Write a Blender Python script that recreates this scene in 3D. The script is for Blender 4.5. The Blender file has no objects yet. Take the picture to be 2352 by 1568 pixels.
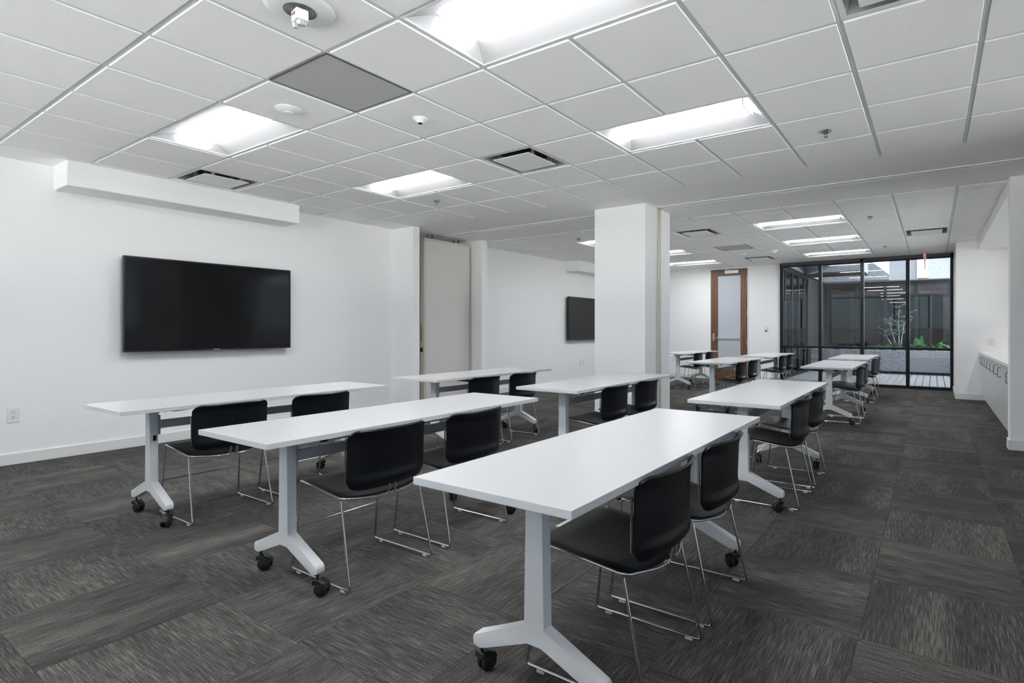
import bpy, bmesh, math, random
from mathutils import Vector, Matrix
PI = math.pi
S = bpy.context.scene
COL = S.collection
rnd = random.Random(7)

# ------------------------------------------------------------------ camera, world, sun, exposure
CAM = (3.4419, -0.549, 1.2051)
YAW = 0.5727
cam = bpy.data.cameras.new('camera')
cam.sensor_width = 36.0
cam.lens = 1251.385 * 36.0 / 2352.0
cam.shift_x = -160.70 / 2352.0
cam.shift_y = -25.94 / 2352.0
cam.clip_start = 0.05
camo = bpy.data.objects.new('camera', cam)
COL.objects.link(camo)
camo.location = CAM
camo.rotation_euler = (PI / 2, 0, YAW)
S.camera = camo

LAMP = 12.0          # troffer diffuser strength
SKY = 2.2
SUN = 40.0
world = bpy.data.worlds.new('world')
S.world = world
world.use_nodes = True
wn = world.node_tree
bg = wn.nodes['Background']
sky = wn.nodes.new('ShaderNodeTexSky')
sky.sky_type = 'HOSEK_WILKIE'
sky.turbidity = 3.5
sky.sun_direction = Vector((-0.75, -0.25, 0.66)).normalized()
wn.links.new(sky.outputs[0], bg.inputs[0])
bg.inputs[1].default_value = SKY
sun = bpy.data.lights.new('sun', 'SUN')
sun.energy = SUN
sun.angle = 0.01
suno = bpy.data.objects.new('sun', sun)
COL.objects.link(suno)
suno.rotation_euler = Vector((0.75, 0.25, -0.66)).to_track_quat('-Z', 'Y').to_euler()
vs = S.view_settings
vs.view_transform = 'Standard'
vs.look = 'None'
vs.exposure = 1.32
vs.gamma = 1.0
vs.use_curve_mapping = False
try:
    S.cycles.max_bounces = 14
    S.cycles.diffuse_bounces = 12
    S.cycles.glossy_bounces = 4
    S.cycles.transparent_max_bounces = 12
    S.cycles.sample_clamp_indirect = 6.0
    S.cycles.caustics_reflective = False
    S.cycles.caustics_refractive = False
    S.cycles.use_denoising = True
except Exception:
    pass

H = 2.7496
T = 0.6096


def lin(r, g, b):
    f = lambda c: (c / 255 / 12.92) if c / 255 <= 0.04045 else ((c / 255 + 0.055) / 1.055) ** 2.4
    return (f(r), f(g), f(b), 1.0)


# ------------------------------------------------------------------ materials
def mat(name, col, rough=0.5, metal=0.0, spec=0.5, emit=None, estr=0.0, bump=None, mottle=None, coat=0.0):
    m = bpy.data.materials.new(name)
    m.use_nodes = True
    nt = m.node_tree
    b = nt.nodes['Principled BSDF']
    b.inputs['Base Color'].default_value = col
    b.inputs['Roughness'].default_value = rough
    b.inputs['Metallic'].default_value = metal
    b.inputs['Specular IOR Level'].default_value = spec
    b.inputs['Coat Weight'].default_value = coat
    if emit:
        b.inputs['Emission Color'].default_value = emit
        b.inputs['Emission Strength'].default_value = estr
    if bump or mottle:
        tc = nt.nodes.new('ShaderNodeTexCoord')
        if mottle:
            n = nt.nodes.new('ShaderNodeTexNoise')
            n.inputs['Scale'].default_value = mottle[0]
            n.inputs['Detail'].default_value = 4
            nt.links.new(tc.outputs['Object'], n.inputs['Vector'])
            r = nt.nodes.new('ShaderNodeMapRange')
            r.inputs[3].default_value = 1 - mottle[1]
            r.inputs[4].default_value = 1 + mottle[1]
            nt.links.new(n.outputs[0], r.inputs[0])
            mx = nt.nodes.new('ShaderNodeVectorMath')
            mx.operation = 'SCALE'
            mx.inputs[0].default_value = col[:3]
            nt.links.new(r.outputs[0], mx.inputs['Scale'])
            nt.links.new(mx.outputs[0], b.inputs['Base Color'])
        if bump:
            n2 = nt.nodes.new('ShaderNodeTexNoise')
            n2.inputs['Scale'].default_value = bump[0]
            n2.inputs['Detail'].default_value = 3
            nt.links.new(tc.outputs['Object'], n2.inputs['Vector'])
            bp = nt.nodes.new('ShaderNodeBump')
            bp.inputs['Strength'].default_value = bump[1]
            bp.inputs['Distance'].default_value = bump[2] if len(bump) > 2 else 0.002
            nt.links.new(n2.outputs[0], bp.inputs['Height'])
            nt.links.new(bp.outputs[0], b.inputs['Normal'])
    return m


M = {}
M['wall'] = mat('wall_paint', (0.90, 0.90, 0.905, 1), 0.75, spec=0.25, bump=(260, 0.12, 0.001))
M['gyp'] = mat('soffit_paint', (0.90, 0.90, 0.90, 1), 0.8, spec=0.2, bump=(220, 0.1, 0.001))
M['base'] = mat('baseboard_vinyl', (0.78, 0.79, 0.79, 1), 0.4)
M['tile'] = mat('ceiling_tile_face', (0.93, 0.93, 0.93, 1), 0.9, spec=0.1, bump=(420, 0.35, 0.002), mottle=(35, 0.02))
M['tee'] = mat('tee_steel', (0.74, 0.75, 0.75, 1), 0.5)
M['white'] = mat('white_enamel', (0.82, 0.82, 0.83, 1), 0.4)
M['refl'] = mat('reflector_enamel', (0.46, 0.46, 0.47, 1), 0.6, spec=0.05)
M['laminate'] = mat('white_laminate', (0.56, 0.56, 0.57, 1), 0.28, spec=0.45, bump=(900, 0.03, 0.0005))
M['edge'] = mat('table_edge_band', (0.70, 0.71, 0.73, 1), 0.45)
M['leg'] = mat('table_leg_powder_coat', (0.76, 0.78, 0.81, 1), 0.38, spec=0.5)
M['beam'] = mat('grey_crossbeam', lin(196, 199, 204), 0.45)
M['shell'] = mat('black_plastic_shell', (0.004, 0.005, 0.008, 1), 0.34, spec=0.28, bump=(1400, 0.08, 0.0004))
M['seatm'] = mat('black_seat_plastic', (0.007, 0.007, 0.008, 1), 0.42, spec=0.32, bump=(1400, 0.1, 0.0004))
M['chrome'] = mat('chrome_tube', (0.60, 0.61, 0.63, 1), 0.10, metal=1.0)
M['glide'] = mat('clear_glide', (0.55, 0.56, 0.57, 1), 0.2)
M['caster'] = mat('black_caster', (0.008, 0.008, 0.009, 1), 0.45)
M['rubber'] = mat('black_plastic', (0.006, 0.006, 0.006, 1), 0.5)
M['alu'] = mat('aluminium', (0.60, 0.60, 0.58, 1), 0.4, metal=0.7)
M['beige'] = mat('beige_partition_fabric', lin(222, 217, 213), 0.9, spec=0.1, bump=(700, 0.3, 0.001), mottle=(60, 0.03))
M['beigetrim'] = mat('beige_partition_trim', lin(206, 201, 190), 0.45)
M['groove'] = mat('beige_groove', lin(150, 144, 132), 0.6)
M['brown'] = mat('dark_bronze', lin(96, 84, 70), 0.5)
M['yellow'] = mat('brass_latch', lin(190, 160, 50), 0.35, metal=0.6)
M['screen'] = mat('tv_glass', (0.006, 0.006, 0.007, 1), 0.09, spec=0.30)
M['bezel'] = mat('tv_bezel', (0.006, 0.006, 0.007, 1), 0.3)
M['darkgap'] = mat('dark_gap', (0.02, 0.018, 0.016, 1), 0.8)
M['grille'] = None
M['cab'] = mat('grey_cabinet_laminate', lin(196, 197, 198), 0.35)
M['counter'] = mat('white_solid_surface', (0.80, 0.80, 0.79, 1), 0.3)
M['pull'] = mat('dark_nickel_pull', (0.22, 0.21, 0.20, 1), 0.35, metal=0.8)
M['frame'] = mat('black_window_frame', lin(24, 25, 27), 0.4, spec=0.3)
M['shade'] = mat('shade_cassette', lin(70, 70, 73), 0.5)
M['frost'] = mat('frosted_door_glass', lin(188, 196, 203), 0.3, spec=0.5)
M['steel'] = mat('satin_steel', (0.62, 0.61, 0.6, 1), 0.3, metal=1.0)
M['red'] = mat('red_led', (0.8, 0.1, 0.1, 1), 0.4, emit=(1, 0.12, 0.15, 1), estr=0.5)
M['redprint'] = mat('red_print', lin(150, 70, 72), 0.6)
M['strobe'] = mat('strobe_lens', (0.75, 0.76, 0.78, 1), 0.08, metal=0.6)
M['plate'] = mat('floor_plate_grey', lin(190, 191, 192), 0.45)
M['slot'] = mat('slot_dark', (0.03, 0.03, 0.03, 1), 0.6)
M['ivory'] = mat('outlet_plastic', (0.80, 0.80, 0.79, 1), 0.35)
M['deck'] = mat('deck_board_grey', lin(156, 157, 158), 0.7, mottle=(9, 0.06), bump=(60, 0.1))
M['conc'] = mat('planter_concrete', lin(160, 163, 167), 0.9, spec=0.1, bump=(34, 1.0, 0.05), mottle=(26, 0.18))
M['concs'] = mat('smooth_concrete', lin(172, 175, 178), 0.9, spec=0.1, bump=(30, 0.3, 0.01), mottle=(6, 0.08))
M['paving'] = mat('pale_paving', lin(190, 188, 184), 0.9)
M['soil'] = mat('planter_soil', lin(70, 67, 62), 0.95, bump=(70, 0.8, 0.02))
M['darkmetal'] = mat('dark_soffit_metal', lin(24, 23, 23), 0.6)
M['fern'] = mat('fern_green', lin(18, 92, 40), 0.6)
M['fernl'] = mat('fern_light_green', lin(66, 126, 44), 0.6)
M['bark'] = mat('pale_bark', lin(176, 174, 172), 0.8)
M['leaf'] = mat('grey_green_leaf', lin(104, 128, 120), 0.5)
M['taupe'] = mat('taupe_roller_shade', lin(178, 168, 150), 0.9)
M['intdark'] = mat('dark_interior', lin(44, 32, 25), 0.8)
M['panel'] = mat('pale_column_panel', lin(165, 168, 160), 0.8)
M['barlight'] = mat('bar_light', (1, 1, 1, 1), 0.5, emit=(1, 0.93, 0.86, 1), estr=2.2)
M['lens'] = mat('troffer_diffuser', (0.9, 0.9, 0.9, 1), 0.5, emit=(0.97, 0.985, 1.0, 1), estr=LAMP)
M['nichelens'] = mat('niche_diffuser', (0.9, 0.9, 0.9, 1), 0.5, emit=(1.0, 0.99, 0.97, 1), estr=6.5)


def lens_profile(m, strength):
    # emission set by facing: full straight down, dimmed on rolled sides to spare reflectors
    nt = m.node_tree
    b = nt.nodes['Principled BSDF']
    ge = nt.nodes.new('ShaderNodeNewGeometry')
    sx = nt.nodes.new('ShaderNodeSeparateXYZ')
    nt.links.new(ge.outputs['Normal'], sx.inputs[0])
    ab = nt.nodes.new('ShaderNodeMath')
    ab.operation = 'ABSOLUTE'
    nt.links.new(sx.outputs['Z'], ab.inputs[0])
    mr = nt.nodes.new('ShaderNodeMapRange')
    mr.inputs[1].default_value = 0.55
    mr.inputs[2].default_value = 0.98
    mr.inputs[3].default_value = strength * 0.05
    mr.inputs[4].default_value = strength
    nt.links.new(ab.outputs[0], mr.inputs[0])
    nt.links.new(mr.outputs[0], b.inputs['Emission Strength'])


lens_profile(M['lens'], LAMP * 1.05)


def glass_material(name, tint, base_refl, rough=0.0):
    m = bpy.data.materials.new(name)
    m.use_nodes = True
    nt = m.node_tree
    nt.nodes.remove(nt.nodes['Principled BSDF'])
    out = nt.nodes['Material Output']
    tr = nt.nodes.new('ShaderNodeBsdfTransparent')
    tr.inputs[0].default_value = tint
    gl = nt.nodes.new('ShaderNodeBsdfGlossy')
    gl.inputs['Roughness'].default_value = rough
    fr = nt.nodes.new('ShaderNodeFresnel')
    fr.inputs[0].default_value = base_refl
    mx = nt.nodes.new('ShaderNodeMixShader')
    nt.links.new(fr.outputs[0], mx.inputs[0])
    nt.links.new(tr.outputs[0], mx.inputs[1])
    nt.links.new(gl.outputs[0], mx.inputs[2])
    nt.links.new(mx.outputs[0], out.inputs[0])
    return m


M['glass'] = glass_material('window_glass', (0.80, 0.82, 0.84, 1), 1.6)
M['clearglass'] = glass_material('clear_glass', (0.93, 0.95, 0.95, 1), 1.45)
M['darkglass'] = glass_material('tinted_facade_glass', (0.55, 0.56, 0.57, 1), 1.5)


def carpet_material():
    m = bpy.data.materials.new('carpet_tile_grey')
    m.use_nodes = True
    nt = m.node_tree
    L = nt.links.new
    b = nt.nodes['Principled BSDF']
    b.inputs['Roughness'].default_value = 0.95
    b.inputs['Specular IOR Level'].default_value = 0.12
    tc = nt.nodes.new('ShaderNodeTexCoord')
    oi = nt.nodes.new('ShaderNodeObjectInfo')
    off = nt.nodes.new('ShaderNodeVectorMath')
    off.operation = 'SCALE'
    off.inputs[0].default_value = (37.0, 53.0, 0)
    L(oi.outputs['Random'], off.inputs['Scale'])
    add = nt.nodes.new('ShaderNodeVectorMath')
    add.operation = 'ADD'
    L(tc.outputs['Object'], add.inputs[0])
    L(off.outputs[0], add.inputs[1])

    def noise(sx, sy, detail=3):
        mp = nt.nodes.new('ShaderNodeMapping')
        mp.inputs['Scale'].default_value = (sx, sy, 1)
        L(add.outputs[0], mp.inputs[0])
        n = nt.nodes.new('ShaderNodeTexNoise')
        n.inputs['Scale'].default_value = 1.0
        n.inputs['Detail'].default_value = detail
        n.inputs['Roughness'].default_value = 0.6
        L(mp.outputs[0], n.inputs['Vector'])
        return n.outputs[0]

    def mul_add(a, k, c):
        q = nt.nodes.new('ShaderNodeMath')
        q.operation = 'MULTIPLY_ADD'
        L(a, q.inputs[0])
        q.inputs[1].default_value = k
        if isinstance(c, float):
            q.inputs[2].default_value = c
        else:
            L(c, q.inputs[2])
        return q.outputs[0]
    # streaks run along the tile's local y
    fine = noise(210, 9, 1)
    mid = noise(70, 3.0, 2)
    broad = noise(5, 0.7, 2)
    loops = noise(260, 130, 1)
    v = mul_add(fine, 1.35, -0.675)
    v = mul_add(mid, 0.4, v)
    v = mul_add(broad, 0.9, v)
    v = mul_add(loops, 0.9, v)
    v = mul_add(v, 1.0, -0.62)
    ramp = nt.nodes.new('ShaderNodeValToRGB')
    e = ramp.color_ramp.elements
    e[0].position, e[0].color = 0.0, lin(54, 53, 52)
    e[1].position, e[1].color = 1.0, lin(122, 120, 116)
    x = ramp.color_ramp.elements.new(0.45)
    x.color = lin(74, 73, 71)
    L(v, ramp.inputs[0])
    wn_ = nt.nodes.new('ShaderNodeHueSaturation')
    wn_.inputs['Saturation'].default_value = 1.0
    vr = nt.nodes.new('ShaderNodeMapRange')
    vr.inputs[3].default_value = 0.90
    vr.inputs[4].default_value = 1.10
    L(oi.outputs['Random'], vr.inputs[0])
    L(vr.outputs[0], wn_.inputs['Value'])
    L(ramp.outputs[0], wn_.inputs['Color'])
    L(wn_.outputs[0], b.inputs['Base Color'])
    bp = nt.nodes.new('ShaderNodeBump')
    bp.inputs['Strength'].default_value = 0.6
    bp.inputs['Distance'].default_value = 0.004
    hs = mul_add(loops, 1.0, 0.0)
    hs = mul_add(fine, 0.6, hs)
    L(hs, bp.inputs['Height'])
    L(bp.outputs[0], b.inputs['Normal'])
    return m


M['carpet'] = carpet_material()


def wood_material():
    m = mat('walnut_door_veneer', lin(128, 88, 58), 0.42)
    nt = m.node_tree
    b = nt.nodes['Principled BSDF']
    tc = nt.nodes.new('ShaderNodeTexCoord')
    mp = nt.nodes.new('ShaderNodeMapping')
    mp.inputs['Scale'].default_value = (26, 26, 1.3)
    nt.links.new(tc.outputs['Object'], mp.inputs[0])
    n = nt.nodes.new('ShaderNodeTexNoise')
    n.inputs['Scale'].default_value = 1
    n.inputs['Detail'].default_value = 5
    nt.links.new(mp.outputs[0], n.inputs['Vector'])
    r = nt.nodes.new('ShaderNodeValToRGB')
    r.color_ramp.elements[0].position = 0.3
    r.color_ramp.elements[0].color = lin(92, 62, 42)
    r.color_ramp.elements[1].position = 0.75
    r.color_ramp.elements[1].color = lin(134, 94, 64)
    nt.links.new(n.outputs[0], r.inputs[0])
    nt.links.new(r.outputs[0], b.inputs['Base Color'])
    return m


M['wood'] = wood_material()


def grille_material():
    m = mat('perforated_grille', lin(170, 170, 168), 0.5)
    nt = m.node_tree
    b = nt.nodes['Principled BSDF']
    tc = nt.nodes.new('ShaderNodeTexCoord')
    vo = nt.nodes.new('ShaderNodeTexVoronoi')
    vo.inputs['Scale'].default_value = 130
    vo.inputs['Randomness'].default_value = 0.0
    nt.links.new(tc.outputs['Object'], vo.inputs['Vector'])
    r = nt.nodes.new('ShaderNodeValToRGB')
    r.color_ramp.interpolation = 'CONSTANT'
    r.color_ramp.elements[0].color = lin(60, 60, 58)
    r.color_ramp.elements[1].position = 0.42
    r.color_ramp.elements[1].color = lin(188, 188, 186)
    nt.links.new(vo.outputs['Distance'], r.inputs[0])
    nt.links.new(r.outputs[0], b.inputs['Base Color'])
    return m


M['grille'] = grille_material()


# ------------------------------------------------------------------ mesh helpers
class MB:
    """collects shapes and links them as ONE mesh object"""

    def __init__(self):
        self.bm = bmesh.new()
        self.mats = []
        self.cur = 0

    def use(self, m):
        if m not in self.mats:
            self.mats.append(m)
        self.cur = self.mats.index(m)
        return self

    def _tag(self, faces):
        for f in faces:
            f.material_index = self.cur

    def box(self, x0, y0, z0, x1, y1, z1, bev=0.0, seg=1):
        bm = self.bm
        v = [bm.verts.new(p) for p in ((x0, y0, z0), (x1, y0, z0), (x1, y1, z0), (x0, y1, z0),
                                       (x0, y0, z1), (x1, y0, z1), (x1, y1, z1), (x0, y1, z1))]
        fs = [bm.faces.new([v[i] for i in q]) for q in
              ((3, 2, 1, 0), (4, 5, 6, 7), (0, 1, 5, 4), (1, 2, 6, 5), (2, 3, 7, 6), (3, 0, 4, 7))]
        self._tag(fs)
        if bev > 0:
            es = list({e for f in fs for e in f.edges})
            r = bmesh.ops.bevel(bm, geom=es, offset=bev, segments=seg, affect='EDGES', profile=0.5)
            self._tag(r['faces'])
        return self

    def prism(self, poly, a, axis, d, bev=0.0, seg=1):
        """poly: list of 2D points; extruded along axis from a to a+d.  axis 'y': (x,z); 'x': (y,z); 'z': (x,y)"""
        bm = self.bm

        def P(p, t):
            if axis == 'y':
                return (p[0], t, p[1])
            if axis == 'x':
                return (t, p[0], p[1])
            return (p[0], p[1], t)
        A = [bm.verts.new(P(p, a)) for p in poly]
        B = [bm.verts.new(P(p, a + d)) for p in poly]
        fs = [bm.faces.new(A), bm.faces.new(B[::-1])]
        n = len(poly)
        for i in range(n):
            fs.append(bm.faces.new((A[i], B[i], B[(i + 1) % n], A[(i + 1) % n])))
        self._tag(fs)
        if bev > 0:
            es = list({e for f in fs for e in f.edges})
            r = bmesh.ops.bevel(bm, geom=es, offset=bev, segments=seg, affect='EDGES', profile=0.5)
            self._tag(r['faces'])
        return self

    def tube(self, pts, r, n=8, cap=True, r_end=None):
        bm = self.bm
        pts = [Vector(p) for p in pts]
        rings = []
        up = None
        for i, p in enumerate(pts):
            if i == 0:
                t = pts[1] - p
            elif i == len(pts) - 1:
                t = p - pts[i - 1]
            else:
                t = (pts[i + 1] - p).normalized() + (p - pts[i - 1]).normalized()
            t.normalize()
            if up is None:
                up = Vector((0, 0, 1)) if abs(t.z) < 0.9 else Vector((1, 0, 0))
            s = t.cross(up).normalized()
            u = s.cross(t).normalized()
            up = u
            rr = r if r_end is None else r + (r_end - r) * i / (len(pts) - 1)
            rings.append([bm.verts.new(p + (s * math.cos(2 * PI * k / n) + u * math.sin(2 * PI * k / n)) * rr) for k in range(n)])
        fs = []
        for a, b in zip(rings[:-1], rings[1:]):
            for k in range(n):
                fs.append(bm.faces.new((a[k], a[(k + 1) % n], b[(k + 1) % n], b[k])))
        if cap:
            fs.append(bm.faces.new(rings[0][::-1]))
            fs.append(bm.faces.new(rings[-1]))
        self._tag(fs)
        return self

    def lathe(self, prof, cx=0, cy=0, cz=0, n=20, axis='z', flip=False):
        """prof: (radius, height) list; closed at ends where radius is 0"""
        bm = self.bm
        rings = []

        def P(r, h, a):
            c, s = r * math.cos(a), r * math.sin(a)
            if axis == 'z':
                return (cx + c, cy + s, cz + h)
            if axis == 'y':
                return (cx + c, cy + h, cz + s)
            return (cx + h, cy + c, cz + s)
        for r, h in prof:
            if r < 1e-6:
                rings.append([bm.verts.new(P(0, h, 0))])
            else:
                rings.append([bm.verts.new(P(r, h, 2 * PI * k / n)) for k in range(n)])
        fs = []
        for a, b in zip(rings[:-1], rings[1:]):
            for k in range(n):
                k2 = (k + 1) % n
                if len(a) == 1 and len(b) == 1:
                    continue
                if len(a) == 1:
                    fs.append(bm.faces.new((a[0], b[k2], b[k])))
                elif len(b) == 1:
                    fs.append(bm.faces.new((a[k], a[k2], b[0])))
                else:
                    fs.append(bm.faces.new((a[k], a[k2], b[k2], b[k])))
        self._tag(fs)
        return self

    def ring(self, x0, y0, x1, y1, w, z0, z1, P=lambda x, y, z: (x, y, z)):
        """one closed rectangular frame of bar width w, P places its points"""
        bm = self.bm
        o = ((x0, y0), (x1, y0), (x1, y1), (x0, y1))
        i = ((x0 + w, y0 + w), (x1 - w, y0 + w), (x1 - w, y1 - w), (x0 + w, y1 - w))
        V = [[bm.verts.new(P(*p, z)) for p in q] for q, z in ((o, z0), (o, z1), (i, z1), (i, z0))]
        fs = []
        for a in range(4):
            A, B = V[a], V[(a + 1) % 4]
            for k in range(4):
                k2 = (k + 1) % 4
                fs.append(bm.faces.new((A[k], A[k2], B[k2], B[k])))
        self._tag(fs)
        return self

    def quad(self, a, b, c, d):
        f = self.bm.faces.new([self.bm.verts.new(p) for p in (a, b, c, d)])
        self._tag([f])
        return self

    def grid(self, fn, nu, nv, thick=0.0, close=True):
        """surface fn(u,v) u,v in 0..1; solid when thick (second surface offset along -normal)"""
        bm = self.bm
        P = [[Vector(fn(i / nu, j / nv)) for j in range(nv + 1)] for i in range(nu + 1)]
        V = [[bm.verts.new(p) for p in row] for row in P]
        fs = []
        for i in range(nu):
            for j in range(nv):
                fs.append(bm.faces.new((V[i][j], V[i + 1][j], V[i + 1][j + 1], V[i][j + 1])))
        if thick:
            def nrm(i, j):
                a = P[min(i + 1, nu)][j] - P[max(i - 1, 0)][j]
                b = P[i][min(j + 1, nv)] - P[i][max(j - 1, 0)]
                c = a.cross(b)
                return c.normalized() if c.length > 1e-9 else Vector((0, 0, 1))
            W = [[bm.verts.new(P[i][j] - nrm(i, j) * thick) for j in range(nv + 1)] for i in range(nu + 1)]
            for i in range(nu):
                for j in range(nv):
                    fs.append(bm.faces.new((W[i][j + 1], W[i + 1][j + 1], W[i + 1][j], W[i][j])))
            for i in range(nu):
                fs.append(bm.faces.new((V[i][0], W[i][0], W[i + 1][0], V[i + 1][0])))
                fs.append(bm.faces.new((V[i + 1][nv], W[i + 1][nv], W[i][nv], V[i][nv])))
            for j in range(nv):
                fs.append(bm.faces.new((V[0][j + 1], W[0][j + 1], W[0][j], V[0][j])))
                fs.append(bm.faces.new((V[nu][j], W[nu][j], W[nu][j + 1], V[nu][j + 1])))
        self._tag(fs)
        return self

    def mesh(self, name, material=None, smooth=None, recalc=True):
        bm = self.bm
        bmesh.ops.remove_doubles(bm, verts=bm.verts[:], dist=2e-5)
        if recalc:
            bmesh.ops.recalc_face_normals(bm, faces=bm.faces[:])
        me = bpy.data.meshes.new(name)
        bm.to_mesh(me)
        bm.free()
        ms = self.mats if self.mats else [material]
        for m in ms:
            me.materials.append(m)
        if smooth is not None:
            for p in me.polygons:
                p.use_smooth = True
            me.set_sharp_from_angle(angle=math.radians(smooth))
        return me

    def build(self, name, material=None, parent=None, smooth=None, recalc=True):
        return link(name, self.mesh(name, material, smooth, recalc), parent)


def link(name, me, parent=None, loc=None, rotz=None):
    o = bpy.data.objects.new(name, me)
    COL.objects.link(o)
    if parent:
        o.parent = parent
    if loc is not None:
        o.location = loc
    if rotz is not None:
        o.rotation_euler.z = rotz
    return o


def fillet(pts, rad, n=5):
    """round the inner corners of a polyline"""
    pts = [Vector(p) for p in pts]
    rads = rad if isinstance(rad, (list, tuple)) else [rad] * (len(pts) - 2)
    out = [pts[0]]
    for i in range(1, len(pts) - 1):
        a, p, c = pts[i - 1], pts[i], pts[i + 1]
        d1, d2 = (a - p).normalized(), (c - p).normalized()
        ang = d1.angle(d2)
        r = rads[i - 1]
        t = min(r / math.tan(ang / 2), (a - p).length * 0.49, (c - p).length * 0.49)
        s, e = p + d1 * t, p + d2 * t
        for k in range(n + 1):
            w = k / n
            out.append((s * (1 - w) + p * w) * (1 - w) + (p * (1 - w) + e * w) * w)
    out.append(pts[-1])
    return out


def tag(o, label=None, cat=None, group=None, kind=None):
    if label:
        o['label'] = label
    if cat:
        o['category'] = cat
    if group:
        o['group'] = group
    if kind:
        o['kind'] = kind
    return o


def empty(name, loc=(0, 0, 0), rotz=0.0, label=None, cat=None, group=None, kind=None):
    o = bpy.data.objects.new(name, None)
    COL.objects.link(o)
    o.location = loc
    o.rotation_euler.z = rotz
    o.empty_display_size = 0.1
    return tag(o, label, cat, group, kind)


KIDS = {}


def copy_tree(o, parent=None):
    c = o.copy()
    COL.objects.link(c)
    if parent is not None:
        c.parent = parent
    for ch in [x for x in o.children]:
        copy_tree(ch, c)
    return c


def struct(name, mb, material=None, parent=None, smooth=None):
    o = mb.build(name, material, parent, smooth)
    if parent is None:
        o['kind'] = 'structure'
    return o


# ================================================================== SETTING
XL, XR = -3.504, 4.78            # left and right wall faces
YF, YB = -2.44, 12.60            # wall behind the viewer, far wall
B0, B1 = 4.93, 6.56              # plain soffit band between the two rooms
RZ = 3.3                         # underside of the roof deck

# ---- floor with carpet tiles
CP, CX0, CY0 = 0.604, 0.175, 0.02
floor = empty('floor', kind='structure')
mb = MB()
mb.box(XL - 0.5, YF - 0.2, -0.12, XR + 0.7, YB, -0.008)
mb.build('subfloor', M['darkgap'], floor)
ct = MB().box(-0.3017, -0.3017, -0.010, 0.3017, 0.3017, 0.0, 0.0010, 1).mesh('carpet_tile', M['carpet'])
rest = MB()
cF = Vector((-math.sin(YAW), math.cos(YAW)))
cR = Vector((math.cos(YAW), math.sin(YAW)))
cand = []
for k in range(-7, 8):
    for m_ in range(-5, 21):
        x, y = CX0 + (k + .5) * CP, CY0 + (m_ + .5) * CP
        if x - .3 > XR or x + .3 < XL or y - .3 > YB or y + .3 < YF:
            continue
        d = Vector((x - CAM[0], y - CAM[1]))
        f, r = d.dot(cF), d.dot(cR)
        vis = f > 0.3 and -1.15 * f - 0.7 < r < 0.95 * f + 0.7 and not (y > 6.6 and x > 4.4)
        cand.append((not vis, d.length, k, m_, x, y))
cand.sort()
for n_, (hid, _, k, m_, x, y) in enumerate(cand):
    x0, x1 = max(x - .3012, XL), min(x + .3012, XR)
    y0, y1 = max(y - .3012, YF), min(y + .3012, YB)
    full = (x1 - x0 > 0.6 and y1 - y0 > 0.6)
    if n_ < 290 and not hid:
        ang = 0.0 if (k + m_) % 2 == 0 else PI / 2
        if full:
            link('carpet_tile', ct, floor, (x, y, 0), ang)
        else:
            # cut tile at a wall
            b_ = MB()
            if ang == 0.0:
                b_.box(x0 - x, y0 - y, -0.010, x1 - x, y1 - y, 0.0)
            else:
                b_.box(y0 - y, -(x1 - x), -0.010, y1 - y, -(x0 - x), 0.0)
            link('carpet_tile', b_.mesh('carpet_tile_cut', M['carpet']), floor, (x, y, 0), ang)
    else:
        rest.box(x0, y0, -0.010, x1, y1, 0.0)
o = rest.build('carpet_field', M['carpet'], floor)
o['kind'] = 'stuff'

# ---- walls
w = MB()
w.box(XL - 0.12, YF - 0.12, 0, XL, 4.87, RZ)
w.box(XL - 0.12, 6.50, 0, XL, YB + 0.15, RZ)
w.box(XL - 0.75, 4.87, 0, -3.03, 4.995, RZ)         # near jamb of the partition pocket
w.box(XL - 0.75, 6.365, 0, -3.062, 6.50, RZ)        # far jamb
w.box(XL - 0.87, 4.87, 0, XL - 0.75, 6.50, RZ)      # back of the pocket
struct('wall_left', w, M['wall'])
w = MB()
w.box(XL - 0.12, YB, 0, -1.232, YB + 0.15, RZ)
w.box(-0.285, YB, 0, 0.455, YB + 0.15, RZ)
w.box(-1.232, YB, 2.715, -0.285, YB + 0.15, RZ)
w.box(0.455, YB + 0.02, H, 3.78, YB + 0.15, RZ)
struct('wall_back', w, M['wall'])
w = MB()
SL, HD = 1.28, 2.66          # sill and head of the added clerestory
w.box(XL - 0.12, YF - 0.15, 0, XR + 0.12, YF, SL)
w.box(XL - 0.12, YF - 0.15, HD, XR + 0.12, YF, RZ)
w.box(XL - 0.12, YF - 0.15, SL, -3.3, YF, HD)
w.box(4.6, YF - 0.15, SL, XR + 0.12, YF, HD)
struct('wall_front', w, M['wall'])
# unseen clerestory added behind the viewer, daylight to lift the ceiling
wf = empty('window_2', (0, 0, 0), kind='structure')
for n_ in range(7):
    x = -3.3 + 7.9 * n_ / 6
    MB().box(x - .025, YF - .10, SL, x + .025, YF - .03, HD).build('mullion', M['frame'], wf)
    if n_ < 6:
        MB().box(x + .025, YF - .07, SL, x + 7.9 / 6 - .025, YF - .062, HD).build('pane', M['clearglass'], wf)
w = MB()
w.box(XL - 3, YF - 3.6, RZ - .1, XR + 3, YF - 0.15, RZ + .3)
struct('roof_overhang', w, M['concs'])  # unseen eave added to keep direct sun out of the clerestory
w = MB()
w.box(-40, -60, -.35, 40, YF - 0.15, -.15)
struct('ground', w, M['paving'])  # unseen paving added to bounce sunlight up through the clerestory
w = MB()
w.box(XR, YF - 0.12, 0, XR + 0.12, 4.93, SL)
w.box(XR, YF - 0.12, HD, XR + 0.12, 4.93, RZ)
w.box(XR, YF - 0.12, SL, XR + 0.12, -2.2, HD)
w.box(XR, 4.4, SL, XR + 0.12, 4.93, HD)
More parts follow.
